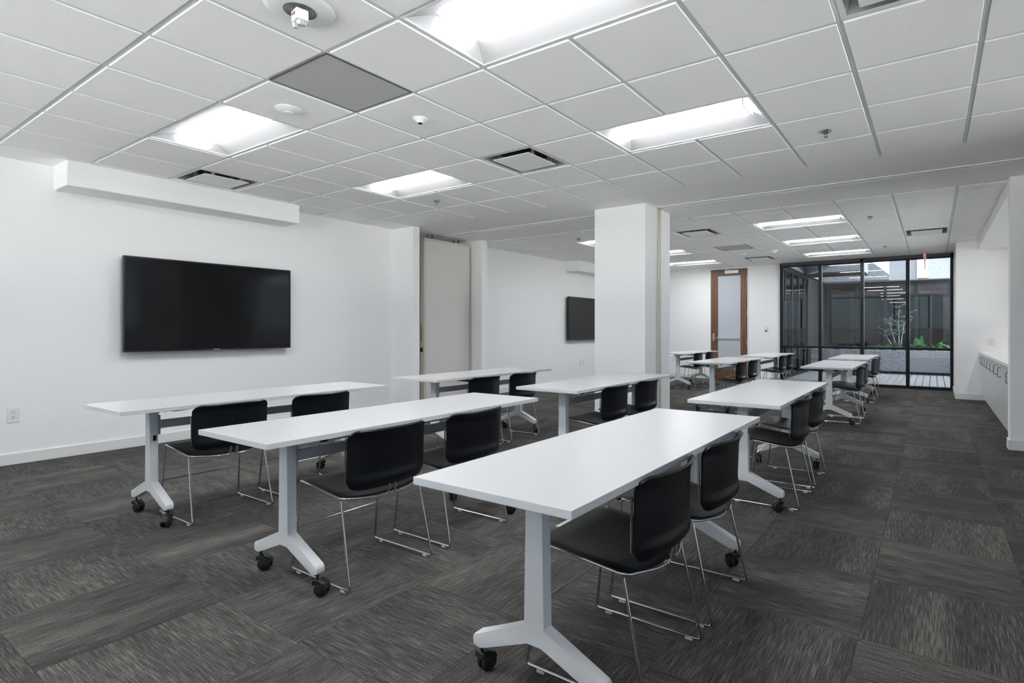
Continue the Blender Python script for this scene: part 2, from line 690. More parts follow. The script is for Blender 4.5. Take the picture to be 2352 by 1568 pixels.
w.box(4.22, 4.93, 0, XR + 0.7, 5.03, RZ)            # near side of the right pocket
w.box(XR + 0.6, 4.93, 0, XR + 0.7, 6.56, RZ)
struct('wall_right', w, M['wall'])
w = MB()
w.box(XR, 6.57, 0, XR + 0.12, 11.045, SL)
w.box(XR, 6.57, 2.5, XR + 0.12, 11.045, RZ)
w.box(XR, 6.57, SL, XR + 0.12, 6.8, 2.5)
w.box(XR, 10.8, SL, XR + 0.12, 11.045, 2.5)
struct('wall_niche_back', w, M['wall'])
for wname, g0, g1, hd, k_ in (('window_3', -2.2, 4.4, HD, 5), ('window_4', 6.8, 10.8, 2.5, 3)):  # unseen windows added to brighten the right and far ceilings
    wf = empty(wname, (0, 0, 0), kind='structure')
    for n_ in range(k_ + 1):
        y = g0 + (g1 - g0) * n_ / k_
        MB().box(XR + .03, y - .025, SL, XR + .10, y + .025, hd).build('mullion', M['frame'], wf)
        if n_ < k_:
            MB().box(XR + .06, y + .025, SL, XR + .068, y + (g1 - g0) / k_ - .025, hd).build('pane', M['clearglass'], wf)
w = MB()
w.box(XR + 0.12, YF - .15, RZ - .1, XR + 1.5, 11.2, RZ + .3)
struct('roof_side_overhang', w, M['concs'])  # unseen eave added to cut high sky at the right-hand windows
w = MB()
w.box(XR + .12, YF - 0.15, -.35, 60, 12.7, -.15)
struct('ground_side', w, M['paving'])  # unseen paving added to bounce sunlight in from the right
w = MB()
w.box(4.09, 6.40, 0, XR + 0.7, 6.56, RZ, 0.004)
struct('wall_right_jamb', w, M['wall'])
w = MB()
w.box(3.78, 11.05, 0, XR + 0.12, 11.20, RZ)
w.box(3.78, 11.20, 0, 3.95, YB + 0.15, RZ)
struct('wall_niche_end', w, M['wall'])
w = MB()
w.box(4.085, 6.56, 2.595, XR, 11.05, RZ)
struct('trim_niche_soffit', w, M['wall'])
w = MB()
w.box(-0.22, 5.43, 0, 0.50, 6.17, H + 0.05, 0.003)
struct('pillar', w, M['wall'])
w = MB()
w.box(XL - 0.9, YF - 0.15, RZ, XR + 0.9, YB + 0.15, RZ + 0.3)
struct('roof', w, M['darkmetal'])

# ---- baseboards
def baseboard(name, segs):
    b_ = MB()
    for s in segs:
        b_.box(*s, 0.002)
    struct(name, b_, M['base'])


bh, bt = 0.10, 0.012
baseboard('baseboard_left', [(XL, YF, 0, XL + bt, 4.87, bh), (XL, 4.858, 0, -3.03 + bt, 4.87, bh), (-3.03, 4.87, 0, -3.03 + bt, 4.995, bh),
                             (-3.062, 6.365, 0, -3.062 + bt, 6.5, bh), (XL, 6.50, 0, XL + bt, YB, bh)])
baseboard('baseboard_back', [(XL, YB - bt, 0, -1.25, YB, bh), (-0.265, YB - bt, 0, 0.455, YB, bh)])
baseboard('baseboard_jamb', [(4.09 - bt, 6.40 - bt, 0, XR, 6.40, bh), (4.09 - bt, 6.40, 0, 4.09, 6.56, bh)])
baseboard('baseboard_niche', [(3.78 - bt, 11.05 - bt, 0, 4.19, 11.05, bh), (3.78 - bt, 11.05, 0, 3.78, YB - 0.06, bh)])
baseboard('baseboard_pillar', [(-0.22 - bt, 5.43 - bt, 0, 0.50 + bt, 5.43, bh), (0.50, 5.43, 0, 0.50 + bt, 5.74, bh)])

# ---- boxed soffits on the TV wall
w = MB().box(XL, 1.06, 2.515, -3.125, 3.215, H + 0.05, 0.012, 2)
struct('trim_1', w, M['wall'])
w = MB().box(XL, 9.55, 2.515, -3.125, 11.65, H + 0.05, 0.012, 2)
struct('trim_2', w, M['wall'])

# ---- ceiling
ceiling = empty('ceiling', kind='structure')
FY = [j * T for j in range(-4, 8)] + [B0]
GY = [B1] + [6.815 + T * n for n in range(10)] + [YB]
GX = [XL] + [i * T for i in range(-5, 7)]
GXF = GX + [7 * T, XR]
GXB = GX + [4.085]
tile_full = MB().box(-0.2905, -0.2905, -0.008, 0.2905, 0.2905, 0.012, 0.003, 1).mesh('ceiling_tile', M['tile'])
LIGHTS = [(2, 2, 0), (-3, 2, 0), (2, 5, 0), (-3, 5, 0), (2, -1, 0), (-3, -1, 0)]        # i, j cell origin (two cells wide)
FL = [7.425, 9.254, 11.083]
occupied = set()
for i, j, _ in LIGHTS:
    occupied |= {('f', i, j), ('f', i + 1, j)}
for yy in FL:
    for i in (2, -3):
        occupied |= {('b', i, round(yy, 2)), ('b', i + 1, round(yy, 2))}
DIFFS = [(-5, 3), (0, 5), (5, 3)]
for c in DIFFS:
    occupied.add(('f',) + c)
occupied.add(('f', 0, 2))
BD = [(0, 7.425), (0, 11.083), (5, 9.254)]
for i, yy in BD:
    occupied.add(('b', i, round(yy, 2)))
occupied.add(('b', 0, 9.25))


def tiles(xs, ys, key):
    for a in range(len(xs) - 1):
        for b_ in range(len(ys) - 1):
            x0, x1, y0, y1 = xs[a], xs[a + 1], ys[b_], ys[b_ + 1]
            i = round(x0 / T)
            if key == 'f':
                kk = ('f', i, round(y0 / T))
            else:
                kk = ('b', i, round(y0, 2))
            if kk in occupied and a > 0:
                continue
            if abs(x1 - x0 - T) < 1e-3 and abs(y1 - y0 - T) < 1e-3:
                link('ceiling_tile', tile_full, ceiling, ((x0 + x1) / 2, (y0 + y1) / 2, H))
            else:
                m_ = MB().box(x0 + .0145 if a else x0, y0 + (.0145 if b_ else .002), -0.008, x1 - (.0145 if a < len(xs) - 2 else 0), y1 - (.0145 if b_ < len(ys) - 2 else .002), 0.012, 0.002)
                o_ = m_.build('ceiling_tile', M['tile'], ceiling)
                o_.location.z = H


tiles(GXF, FY, 'f')
tiles(GXB, GY, 'b')
GLOBAL_LIGHT_CELLS = [(i * T, (i + 2) * T, j * T, (j + 1) * T) for i, j, _ in LIGHTS] + [(i * T, (i + 2) * T, y, y + T) for y in FL for i in (2, -3)]


def tees(xs, ys):
    for x in xs[1:-1]:
        y0 = ys[0]
        m_ = MB()
        segs = []
        cuts = [(c[2], c[3]) for c in GLOBAL_LIGHT_CELLS if c[0] + .1 < x < c[1] - .1 and c[2] < ys[-1] and c[3] > ys[0]]
        cuts.sort()
        p = y0
        for c in cuts:
            segs.append((p, c[0]))
            p = c[1]
        segs.append((p, ys[-1]))
        for a, b_ in segs:
            if b_ - a > 0.02:
                m_.box(x - .012, a, H, x + .012, b_, H + .003)
                m_.box(x - .001, a, H + .003, x + .001, b_, H + .04)
        m_.build('ceiling_tee', M['tee'], ceiling)
    for y in ys[1:-1]:
        MB().box(xs[0], y - .012, H + .0004, xs[-1], y + .012, H + .0030).box(xs[0], y - .001, H + .003, xs[-1], y + .001, H + .04).build('ceiling_tee', M['tee'], ceiling)


tees(GXF, FY)
tees(GXB, GY)
# plain band between the grids
g = MB()
g.box(XL - 0.85, B0, H, XR + 0.65, 5.695, H + 0.05)
g.box(XL - 0.85, 5.865, H, XR + 0.65, B1 - 0.012, H + 0.05)
g.build('soffit_band', M['gyp'], ceiling)
g = MB().box(XL, B1 - 0.012, H + 0.012, 4.085, B1, H + 0.05)
g.build('shadow_gap', M['darkgap'], ceiling)  # dark strip paints the shade in the joint
g = MB()
g.box(-3.3, 5.695, H - 0.006, XR + 0.3, 5.760, H + 0.03)
g.box(-3.3, 5.800, H - 0.006, XR + 0.3, 5.865, H + 0.03)
g.use(M['gyp'])
g.mats = [M['gyp'], M['darkgap']]
g.use(M['darkgap'])
g.box(-3.3, 5.760, H + 0.01, XR + 0.3, 5.800, H + 0.03)
g.build('partition_track', None, ceiling)

# ---- window wall
win = empty('window_1', (0, 0, 0), kind='structure')
WX = [0.455, 1.318, 2.156, 2.999, 3.78]
wy0, wy1 = YB - 0.06, YB + 0.06
for x in (0.455 + 0.035, 3.78 - 0.02):
    MB().box(x - .033, wy0, 0, x + .033, wy1, H, .003).build('window_jamb', M['frame'], win)
for x in WX[1:-1]:
    MB().box(x - .034, wy0, 0.03, x + .034, wy1, H, .003).build('mullion', M['frame'], win)
MB().box(0.455, wy0, 2.66, 3.78, wy1, H, .003).build('window_head', M['frame'], win)
MB().box(0.455, wy0 - .01, 0.0, 3.78, wy1, 0.055, .003).build('window_sill', M['frame'], win)
for a, b_ in zip(WX[:-1], WX[1:]):
    MB().box(a + .034, wy0, 0.80, b_ - .034, wy1, 0.845, .003).build('transom', M['frame'], win)
    MB().box(a + .03, YB - .004, 0.05, b_ - .03, YB + .004, 0.805).build('pane', M['glass'], win)
    MB().box(a + .03, YB - .004, 0.84, b_ - .03, YB + .004, 2.67).build('pane', M['glass'], win)

# ---- door
dr = empty('door_1', (-0.758, YB, 0), kind='structure')
D = MB()
for a, b_, c, d_ in ((-.449, -.275, 0, 2.69), (.285, .449, 0, 2.69), (-.275, .285, 2.53, 2.69), (-.275, .285, 0, 0.25)):
    D.box(a, -.005, c + .008, b_, .04, d_, .002)
D.build('door_leaf', M['wood'], dr)
MB().box(-.277, .006, .245, .287, .026, 2.535).build('door_glass', M['frost'], dr)
C_ = MB()
C_.box(-.474, -.018, 0, -.452, .06, 2.712, .002).box(.452, -.018, 0, .474, .06, 2.712, .002).box(-.452, -.018, 2.693, .452, .06, 2.712, .002)
C_.build('door_casing', M['base'], dr)
hd = MB().box(-.405, -.018, .93, -.36, -.004, 1.13, .003).build('lock_plate', M['steel'], dr)
MB().tube(fillet([(-.383, -.01, 1.01), (-.383, -.06, 1.01), (-.27, -.06, 1.01)], .015), .009).build('lever', M['steel'], dr, 40)
MB().box(-.27, -.03, .99, .28, -.012, 1.045, .004).build('push_bar', M['frost'], dr)
MB().box(-.09, -.07, 2.585, .245, -.006, 2.665, .006).build('door_closer', M['white'], dr)
MB().box(0.0, -.20, 2.668, .03, -.01, 2.676).box(-.20, -.20, 2.676, .03, -.17, 2.684).build('closer_arm', M['alu'], dr)
for z in (0.9, 1.62, 2.44):
    MB().tube([(.449, -.012, z - .06), (.449, -.012, z + .06)], .011).build('hinge', M['steel'], dr, 40)

# ================================================================== CEILING FITTINGS
def troffer_proto():
    r = empty('troffer_light', (0, 0, 0))
    hx, hy, dz = .592, .288, .062
    dx, dy = .50, .135
    # sloped white reflector panels
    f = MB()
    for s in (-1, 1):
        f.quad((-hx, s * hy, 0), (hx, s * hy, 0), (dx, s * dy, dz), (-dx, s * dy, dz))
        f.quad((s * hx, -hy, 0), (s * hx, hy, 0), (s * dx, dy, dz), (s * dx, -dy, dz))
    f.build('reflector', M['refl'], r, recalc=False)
    fr = MB().ring(-hx - .008, -hy - .008, hx + .008, hy + .008, .012, -.003, .012)
    fr.build('light_frame', M['white'], r)
    L_ = MB()
    n = 10
    prof = [(-dy + 2 * dy * k / n, dz - .050 * math.sqrt(max(0, 1 - ((-dy + 2 * dy * k / n) / dy) ** 2))) for k in range(n + 1)]
    for (a, za), (b_, zb) in zip(prof[:-1], prof[1:]):
        L_.quad((-dx, a, za), (-dx, b_, zb), (dx, b_, zb), (dx, a, za))
    L_.build('diffuser', M['lens'], r, 60)
    for s in (-1, 1):
        pts = [Vector((s * (dx + .002), a, z - .003)) for a, z in prof]
        MB().tube(pts, .005, 6).build('diffuser_rim', M['white'], r, 40)
    B_ = MB().box(-hx, -hy, dz + .012, hx, hy, dz + .02)
    B_.build('housing', M['white'], r)
    return r


tro = troffer_proto()
front_names = {(2, 2): 'large bright troffer at the top edge of the picture over the front tables',
               (-3, 2): 'front room troffer above the wall television side, left of the grey return grille',
               (2, 5): 'front room troffer right of the middle, ahead of the plain soffit band',
               (-3, 5): 'front room troffer left of the white pillar, farther along the television side',
               (2, -1): 'troffer behind the viewer on the cabinet side', (-3, -1): 'troffer behind the viewer on the television side'}
back_names = {(2, 0): 'far room troffer nearest the soffit band, on the window side', (2, 1): 'middle troffer of the far room row leading to the window',
              (2, 2): 'far room troffer closest to the black window frame',
              (-3, 0): 'far room troffer showing left of the pillar, near the ceiling edge', (-3, 1): 'short lit far room troffer just right of the pillar, upper of two',
              (-3, 2): 'long lit far room troffer right of the pillar, above the wooden door'}
first = True
for i, j, _ in LIGHTS:
    o = tro if first else copy_tree(tro)
    first = False
    o.location = ((i + 1) * T, (j + .5) * T, H)
    tag(o, front_names[(i, j)], 'ceiling light', 'recessed troffer lights')
for n_, yy in enumerate(FL):
    for i in (2, -3):
        o = copy_tree(tro)
        o.location = ((i + 1) * T, yy + T / 2, H)
        tag(o, back_names[(i, n_)], 'ceiling light', 'recessed troffer lights')


def diffuser_proto():
    r = empty('air_diffuser')
    f = MB()
    a, b_, c = .296, .250, .268
    for k in range(4):
        rot = Matrix.Rotation(k * PI / 2, 3, 'Z')
        P = lambda x, y, z: tuple(rot @ Vector((x, y, z)))
        f.quad(P(-a, -a, -.002), P(a, -a, -.002), P(c, -c, -.002), P(-c, -c, -.002))
    f.build('diffuser_frame', M['white'], r, recalc=False)
    f = MB()
    for k in range(4):
        rot = Matrix.Rotation(k * PI / 2, 3, 'Z')
        P = lambda x, y, z: tuple(rot @ Vector((x, y, z)))
        f.quad(P(-c, -c, -.002), P(c, -c, -.002), P(b_, -b_, .085), P(-b_, -b_, .085))
    f.build('diffuser_throat', M['throat'], r, recalc=False)
    MB().box(-.29, -.29, .087, .29, .29, .095).build('diffuser_neck', M['darkgap'], r)
    MB().box(-.205, -.205, -.016, .205, .205, -.008, .003).build('plaque', M['white'], r)
    for x, y in ((-.13, .19), (.13, .19), (-.19, -.13), (.19, -.13), (.19, .13), (-.19, .13)):
        MB().box(x - .012, y - .012, -.008, x + .012, y + .012, .087).build('hanger_clip', M['alu'], r)
    return r


M['throat'] = mat('diffuser_throat_grey', lin(150, 152, 150), 0.5)  # darker than the frame, the throat's shade painted in
M['grille_dark'] = mat('diffuser_inside', lin(95, 97, 96), 0.6)
dp = diffuser_proto()
dn = [(-4.5 * T, 3.5 * T, 'square air diffuser against the boxed soffit over the television'), (.5 * T, 5.5 * T, 'square air diffuser in the middle of the front ceiling'),
      (5.5 * T, 3.5 * T, 'square air diffuser cut by the top right edge of the picture'),
      (.5 * T, 7.425 + T / 2, 'far room air diffuser just right of the pillar'), (.5 * T, 11.083 + T / 2, 'small looking far air diffuser beside the door wall'),
      (5.5 * T, 9.254 + T / 2, 'far room air diffuser on the right, toward the counter niche')]
for n_, (x, y, lb) in enumerate(dn):
    o = dp if n_ == 0 else copy_tree(dp)
    o.location = (x, y, H)
    tag(o, lb, 'air vent', 'square ceiling air diffusers')
rg = empty('return_grille')
MB().box(-.296, -.296, -.003, .296, .296, .006).build('grille_face', M['grille'], rg)
f = MB().ring(-.298, -.298, .298, .298, .009, -.005, .004)
f.build('grille_frame', M['grille_dark'], rg)
for n_, (x, y, lb) in enumerate([(.5 * T, 2.5 * T, 'grey perforated return grille in the front ceiling'), (.5 * T, 9.254 + T / 2, 'grey return grille in the far ceiling above the door wall')]):
    o = rg if n_ == 0 else copy_tree(rg)
    o.location = (x, y, H)
    tag(o, lb, 'air vent', 'perforated return grilles')

ZT = H - 0.008                    # face of the tiles
# fire speaker with strobe
fs_ = empty('fire_strobe', (0.905, 0.905, ZT), label='round white ceiling fire speaker with strobe lettered FIRE', cat='fire alarm')
MB().lathe([(0, -.001), (.15, -.001), (.155, -.004), (.150, -.010), (.125, -.016), (.085, -.017), (0, -.017)], n=40).build('speaker_plate', M['white'], fs_, 40)
sg = MB()
for k in range(6):
    r_ = .022 + k * .009
    sg.lathe([(r_, -.0172), (r_ + .0045, -.0172), (r_ + .0045, -.0195), (r_, -.0195), (r_, -.0172)], n=36)
sg.build('speaker_grille', M['grille_dark'], fs_)
bx_ = MB().box(-.034, -.028, -.068, .034, .028, -.017, .003).build('strobe_body', M['white'], fs_)
bx_.rotation_euler.z = -0.18
sl = MB()
sl.lathe([(0, -.068), (.02, -.068), (.024, -.075), (.018, -.088), (0, -.092)], cx=.014, cy=0, n=12)
sl.lathe([(0, -.068), (.014, -.068), (.018, -.08), (.010, -.096), (0, -.098)], cx=-.018, cy=-.01, n=10)
sl.build('strobe_lens', M['strobe'], fs_, 40)


def text_mesh(txt, size, ext=0.0004):
    cu = bpy.data.curves.new('txt', 'FONT')
    cu.body = txt
    cu.size = size
    cu.align_x = 'CENTER'
    cu.align_y = 'CENTER'
    cu.extrude = ext
    tmp = bpy.data.objects.new('tmp', cu)
    COL.objects.link(tmp)
    dg = bpy.context.evaluated_depsgraph_get()
    me = bpy.data.meshes.new_from_object(tmp.evaluated_get(dg))
    bpy.data.objects.remove(tmp)
    return me


tm = text_mesh('FIRE', .022)
tm.materials.clear()
tm.materials.append(M['redprint'])
to = link('fire_lettering', tm, fs_)
a_ = -0.18
to.location = (-math.sin(-a_) * .0286, -math.cos(a_) * .0286, -.040)
to.rotation_euler = (PI / 2, 0, a_)
# the lettered side faces the viewer


def lathe_thing(name, x, y, z, parts, label, cat, group=None):
    r = empty(name, (x, y, z), label=label, cat=cat, group=group)
    for pn, prof, m_ in parts:
        MB().lathe(prof, n=28).build(pn, m_, r, 40)
    return r


lathe_thing('occupancy_sensor', -.325, 1.53, ZT, [('sensor_dome', [(0, 0), (.085, 0), (.086, -.004), (.07, -.014), (.045, -.022), (.032, -.024), (0, -.024)], M['white']),
            ('sensor_lens', [(0, -.022), (.03, -.022), (.026, -.028), (0, -.032)], M['ivory'])], 'wide shallow white ceiling sensor beside the left front troffer', 'sensor')
lathe_thing('motion_sensor', .31, 2.14, ZT, [('sensor_base', [(0, 0), (.052, 0), (.052, -.004), (.030, -.024), (.022, -.034), (0, -.034)], M['white']),
            ('sensor_lens', [(0, -.033), (.018, -.033), (.014, -.040), (0, -.041)], M['slot'])], 'small conical white ceiling sensor with dark lens behind the return grille', 'sensor')
lathe_thing('smoke_detector', .865, 10.24, ZT, [('detector_base', [(0, 0), (.075, 0), (.075, -.012), (.055, -.03), (.05, -.05), (0, -.055)], M['white'])],
            'larger white smoke detector in the far room left of the last troffer', 'smoke detector', 'far ceiling detectors')
lathe_thing('smoke_detector', .26, 10.35, ZT, [('detector_base', [(0, 0), (.05, 0), (.05, -.008), (.032, -.024), (.022, -.045), (0, -.046)], M['white'])],
            'smaller white detector in the far ceiling behind the far return grille', 'smoke detector', 'far ceiling detectors')
lathe_thing('ceiling_speaker', -.35, 9.62, ZT, [('speaker_rim', [(0, 0), (.11, 0), (.115, -.003), (.10, -.006), (0, -.006)], M['white'])],
            'flat round white disc in the far ceiling left of the grey return grille', 'speaker')


def sprinkler_proto():
    r = empty('sprinkler_head')
    MB().lathe([(0, 0), (.038, 0), (.040, -.003), (.034, -.010), (.022, -.012), (.014, -.006), (0, -.006)], n=24).build('escutcheon', M['chrome'], r, 40)
    b_ = MB()
    b_.tube([(0, 0, -.006), (0, 0, -.022)], .008, 10)
    b_.tube([(-.009, 0, -.018), (-.012, 0, -.034), (0, 0, -.044)], .0022, 6)
    b_.tube([(.009, 0, -.018), (.012, 0, -.034), (0, 0, -.044)], .0022, 6)
    b_.lathe([(0, -.043), (.016, -.044), (.016, -.046), (0, -.047)], n=14)
    b_.build('deflector', M['pull'], r, 40)
    return r


sp = sprinkler_proto()
for n_, (x, y, lb) in enumerate([(2.745, 4.01, 'chrome sprinkler head in the front ceiling on the right'), (-1.52, 3.96, 'sprinkler head in the front ceiling behind the left rear troffer'),
                                 (2.725, 7.76, 'sprinkler head in the far ceiling right of the first troffer'), (2.70, 10.88, 'sprinkler head in the far ceiling near the window'),
                                 (-1.57, 7.11, 'sprinkler head in the far ceiling seen left of the pillar')]):
    o = sp if n_ == 0 else copy_tree(sp)
    o.location = (x, y, ZT)
    tag(o, lb, 'sprinkler', 'sprinkler heads')

al = empty('ceiling_alarm', (3.30, 12.22, ZT), label='small grey ceiling device with red lights and dangling black rod before the window', cat='alarm')
MB().lathe([(0, 0), (.06, 0), (.06, -.006), (0, -.006)], n=20).build('mount_plate', M['alu'], al, 40)
MB().box(-.026, -.026, -.125, .026, .026, -.006, .006).build('device_body', M['tee'], al)
MB().box(-.014, -.034, -.055, .014, -.027, -.03, .002).build('red_lamp', M['red'], al)
MB().box(-.016, -.02, -.17, .016, .02, -.115, .006).build('red_lamp', M['red'], al)
MB().tube(fillet([(0, 0, -.165), (.002, 0, -.30), (-.012, 0, -.34)], .03), .006).build('rod', M['rubber'], al, 40)

# ================================================================== WALL THINGS
def tv(name, y0, y1, label):
    r = empty(name, (XL + .104, (y0 + y1) / 2, .983), label=label, cat='television', group='wall mounted televisions')
    hw, hh = (y1 - y0) / 2, .977
    MB().box(-.045, -hw, 0, -.002, hw, hh, .004).build('tv_case', M['bezel'], r)
    MB().box(-.003, -hw + .012, .018, .0005, hw - .012, hh - .011).build('screen', M['screen'], r)
    b_ = MB().ring(-hw, 0, hw, hh, .012, -.004, .003, lambda x, y, z: (z, x, y))
    b_.build('bezel', M['bezel'], r)
    MB().box(.003, -.035, .005, .0035, .035, .012).build('maker_mark', M['alu'], r)
    MB().box(-.104, -.25, .25, -.045, .25, .72).build('wall_bracket', M['rubber'], r)
    return r


tv('wall_television', 1.558, 3.249, 'large black wall television in the front room beneath the boxed soffit')
tv('wall_television', 9.52, 11.21, 'black wall television of the far room half hidden by the pillar')


def outlet(name, loc, rotz, label, w_=.072, duplex=True):
    r = empty(name, loc, rotz, label, 'outlet' if duplex else 'wall plate')
    MB().box(-w_ / 2, -.006, -.066, w_ / 2, 0, .066, .002).build('cover_plate', M['ivory'], r)
    if duplex:
        for z in (.026, -.02):
            f_ = MB().lathe([(0, -.0075), (.016, -.0075), (.0165, -.006)], cz=z, axis='y', n=20).build('receptacle', M['ivory'], r)
            for a_, c_, d_, e_ in ((-.008, -.005, .001, .009), (.005, .008, .001, .009), (-.0025, .0025, -.010, -.005)):
                MB().box(a_, -.0085, z + d_, c_, -.0075, z + e_).build('slot', M['slot'], f_)
    else:
        MB().box(-.015, -.009, -.033, .015, -.006, .033, .001).build('insert', M['ivory'], r)
    return r


outlet('wall_outlet', (XL, .795, .44), PI / 2, 'white duplex outlet on the TV wall at the left picture edge', .08)
outlet('data_plate', (XL, 10.155, .445), PI / 2, 'white wall plate under the far television, left of a pair', .074, False)
outlet('data_plate', (XL, 10.285, .44), PI / 2, 'white wall plate under the far television, right of a pair', .074, False)
outlet('wall_outlet', (-2.20, YB, .46), 0, 'white outlet low on the far wall left of the wooden door')
outlet('wall_outlet', (4.276, 11.05, 1.0), 0, 'white outlet above the counter in the niche', .10)
th = empty('thermostat', (.131, YB, 1.231), label='small white thermostat on the far wall between door and window', cat='thermostat')
MB().box(-.036, -.03, -.052, .036, 0, .052, .006).build('case', M['ivory'], th)
MB().box(-.022, -.034, -.05, .022, -.0305, -.028).build('sensor_slot', M['slot'], th)

# ---- folded partition in the left pocket
pn = empty('partition_panel', (-3.30, 5.83, 0), label='beige fabric partition panel stacked in the left wall pocket', cat='partition panel', group='stacked partition panels')
MB().box(-.085, -.47, .03, 0, .47, 2.64, .003).build('panel_face', M['beige'], pn)
e_ = MB().box(-.087, -.515, .02, .001, -.47, 2.66, .002).build('end_trim', M['beigetrim'], pn)
MB().box(-.075, -.519, 1.03, -.045, -.515, 1.30, .001).build('latch', M['yellow'], e_)
MB().box(-.08, -.519, .86, -.03, -.515, .93, .001).build('latch_cover', M['rubber'], e_)
MB().box(-.087, -.515, 2.63, .006, .50, 2.665, .002).build('top_cap', M['beigetrim'], pn)
MB().box(-.087, .47, .02, .001, .50, 2.63, .002).build('rear_trim', M['beigetrim'], pn)
for y_ in (-.30, .28):
    MB().tube([(-.05, y_, 2.66), (-.05, y_, 2.74)], .012).build('hanger_bolt', M['brown'], pn, 40)
p2 = copy_tree(pn)
p2.location = (-3.42, 5.83, 0)
tag(p2, 'second beige partition panel stacked behind the first one', 'partition panel', 'stacked partition panels')
ps = empty('partition_post', (0.50, 5.81, 0), label='narrow beige aluminium partition post on the side of the white pillar', cat='post')
MB().box(0, -.045, .0, .02, -.006, 2.735, .002).build('post_rail', M['beigetrim'], ps)
MB().box(0, .006, .0, .02, .045, 2.735, .002).build('post_rail', M['beigetrim'], ps)
MB().box(0, -.006, .0, .012, .006, 2.735).build('post_groove', M['groove'], ps)

# ---- counter niche
CW = [6.562, 7.06, 8.64, 9.70, 10.72, 11.045]
ND = [2, 3, 2, 2, 1]
for u in range(len(CW) - 1):
    y0, y1 = CW[u], CW[u + 1]
    nth = ['hidden nearest unit of the grey base cabinets beside the jamb', 'grey base cabinet next to the right jamb, with the largest looking pulls',
           'grey base cabinet, middle of the row under the white counter', 'grey base cabinet, second from the end wall', 'narrow grey base cabinet against the end wall'][u]
    cb = empty('base_cabinet', (4.14, y0, 0), label=nth, cat='cabinet', group='grey base cabinets')
    Lc = y1 - y0
    MB().box(.021, .001, .09, .63, Lc - .001, .795).box(.05, .001, 0, .6, Lc - .001, .09).build('cabinet_body', M['cab'], cb)
    n_ = ND[u]
    for q in range(n_):
        a, b_ = Lc * q / n_ + .002, Lc * (q + 1) / n_ - .002
        d_ = MB().box(0, a, .095, .02, b_, .788, .0015).build('cabinet_door', M['cab'], cb)
        if u == 1 and q == 0:
            continue
        yc = (a + b_) / 2
        MB().tube(fillet([(.0, yc, .745), (-.034, yc, .745), (-.034, yc, .632), (.0, yc, .632)], .008, 3), .0048, 6).build('pull', M['pull'], d_, 40)
ct_ = MB().box(4.115, 6.562, .797, XR, 11.048, .838, .003).build('countertop', M['counter'])
tag(ct_, 'long white countertop on the grey cabinets in the niche', 'countertop')
nl = empty('niche_light', (4.62, 8.8, 2.595), label='slim recessed strip light in the niche ceiling over the counter', cat='ceiling light')
MB().box(-.05, -1.7, -.006, .05, 1.7, .0).build('strip_housing', M['white'], nl)
MB().box(-.04, -1.69, -.010, .04, 1.69, -.0065).build('strip_diffuser', M['nichelens'], nl)

# ---- roller shade cassettes over the window
for n_, (a, b_, lb) in enumerate([(.50, 2.132, 'dark roller shade cassette over the left half of the window'), (2.178, 3.735, 'dark roller shade cassette over the right half of the window')]):
    rs = empty('roller_shade', ((a + b_) / 2, 12.50, 2.655), label=lb, cat='window shade', group='roller shade cassettes')
    hw = (b_ - a) / 2
    MB().box(-hw, -.04, .012, hw, .035, .088, .004).build('cassette', M['shade'], rs)
    MB().tube([(-hw + .02, 0, .004), (hw - .02, 0, .004)], .010, 8).build('hem_bar', M['frame'], rs, 40)
    for s in (-1, 1):
        MB().box(s * hw - .006, -.042, .004, s * hw + .006, .037, .090, .002).build('end_bracket', M['rubber'], rs)

# ---- floor box covers
for x0, y0, x1, y1, lb in ((1.495, 2.17, 1.63, 2.45, 'grey floor box cover beside the nearest table'), (-1.58, 2.235, -1.44, 2.53, 'grey floor box cover between the first and middle tables')):
    fb = empty('floor_box', ((x0 + x1) / 2, (y0 + y1) / 2, 0), label=lb, cat='floor box', group='floor box covers')
    hx_, hy_ = (x1 - x0) / 2, (y1 - y0) / 2
    MB().box(-hx_, -hy_, 0, hx_, hy_, .007, .002).build('cover', M['plate'], fb)
    MB().box(-hx_ + .03, -hy_ + .03, .0068, hx_ - .03, -hy_ + .034, .0075).box(-hx_ + .03, -hy_ + .03, .0068, -hx_ + .034, hy_ - .08, .0075).box(hx_ - .034, -hy_ + .03, .0068, hx_ - .03, hy_ - .08, .0075).build('lid_seam', M['slot'], fb)

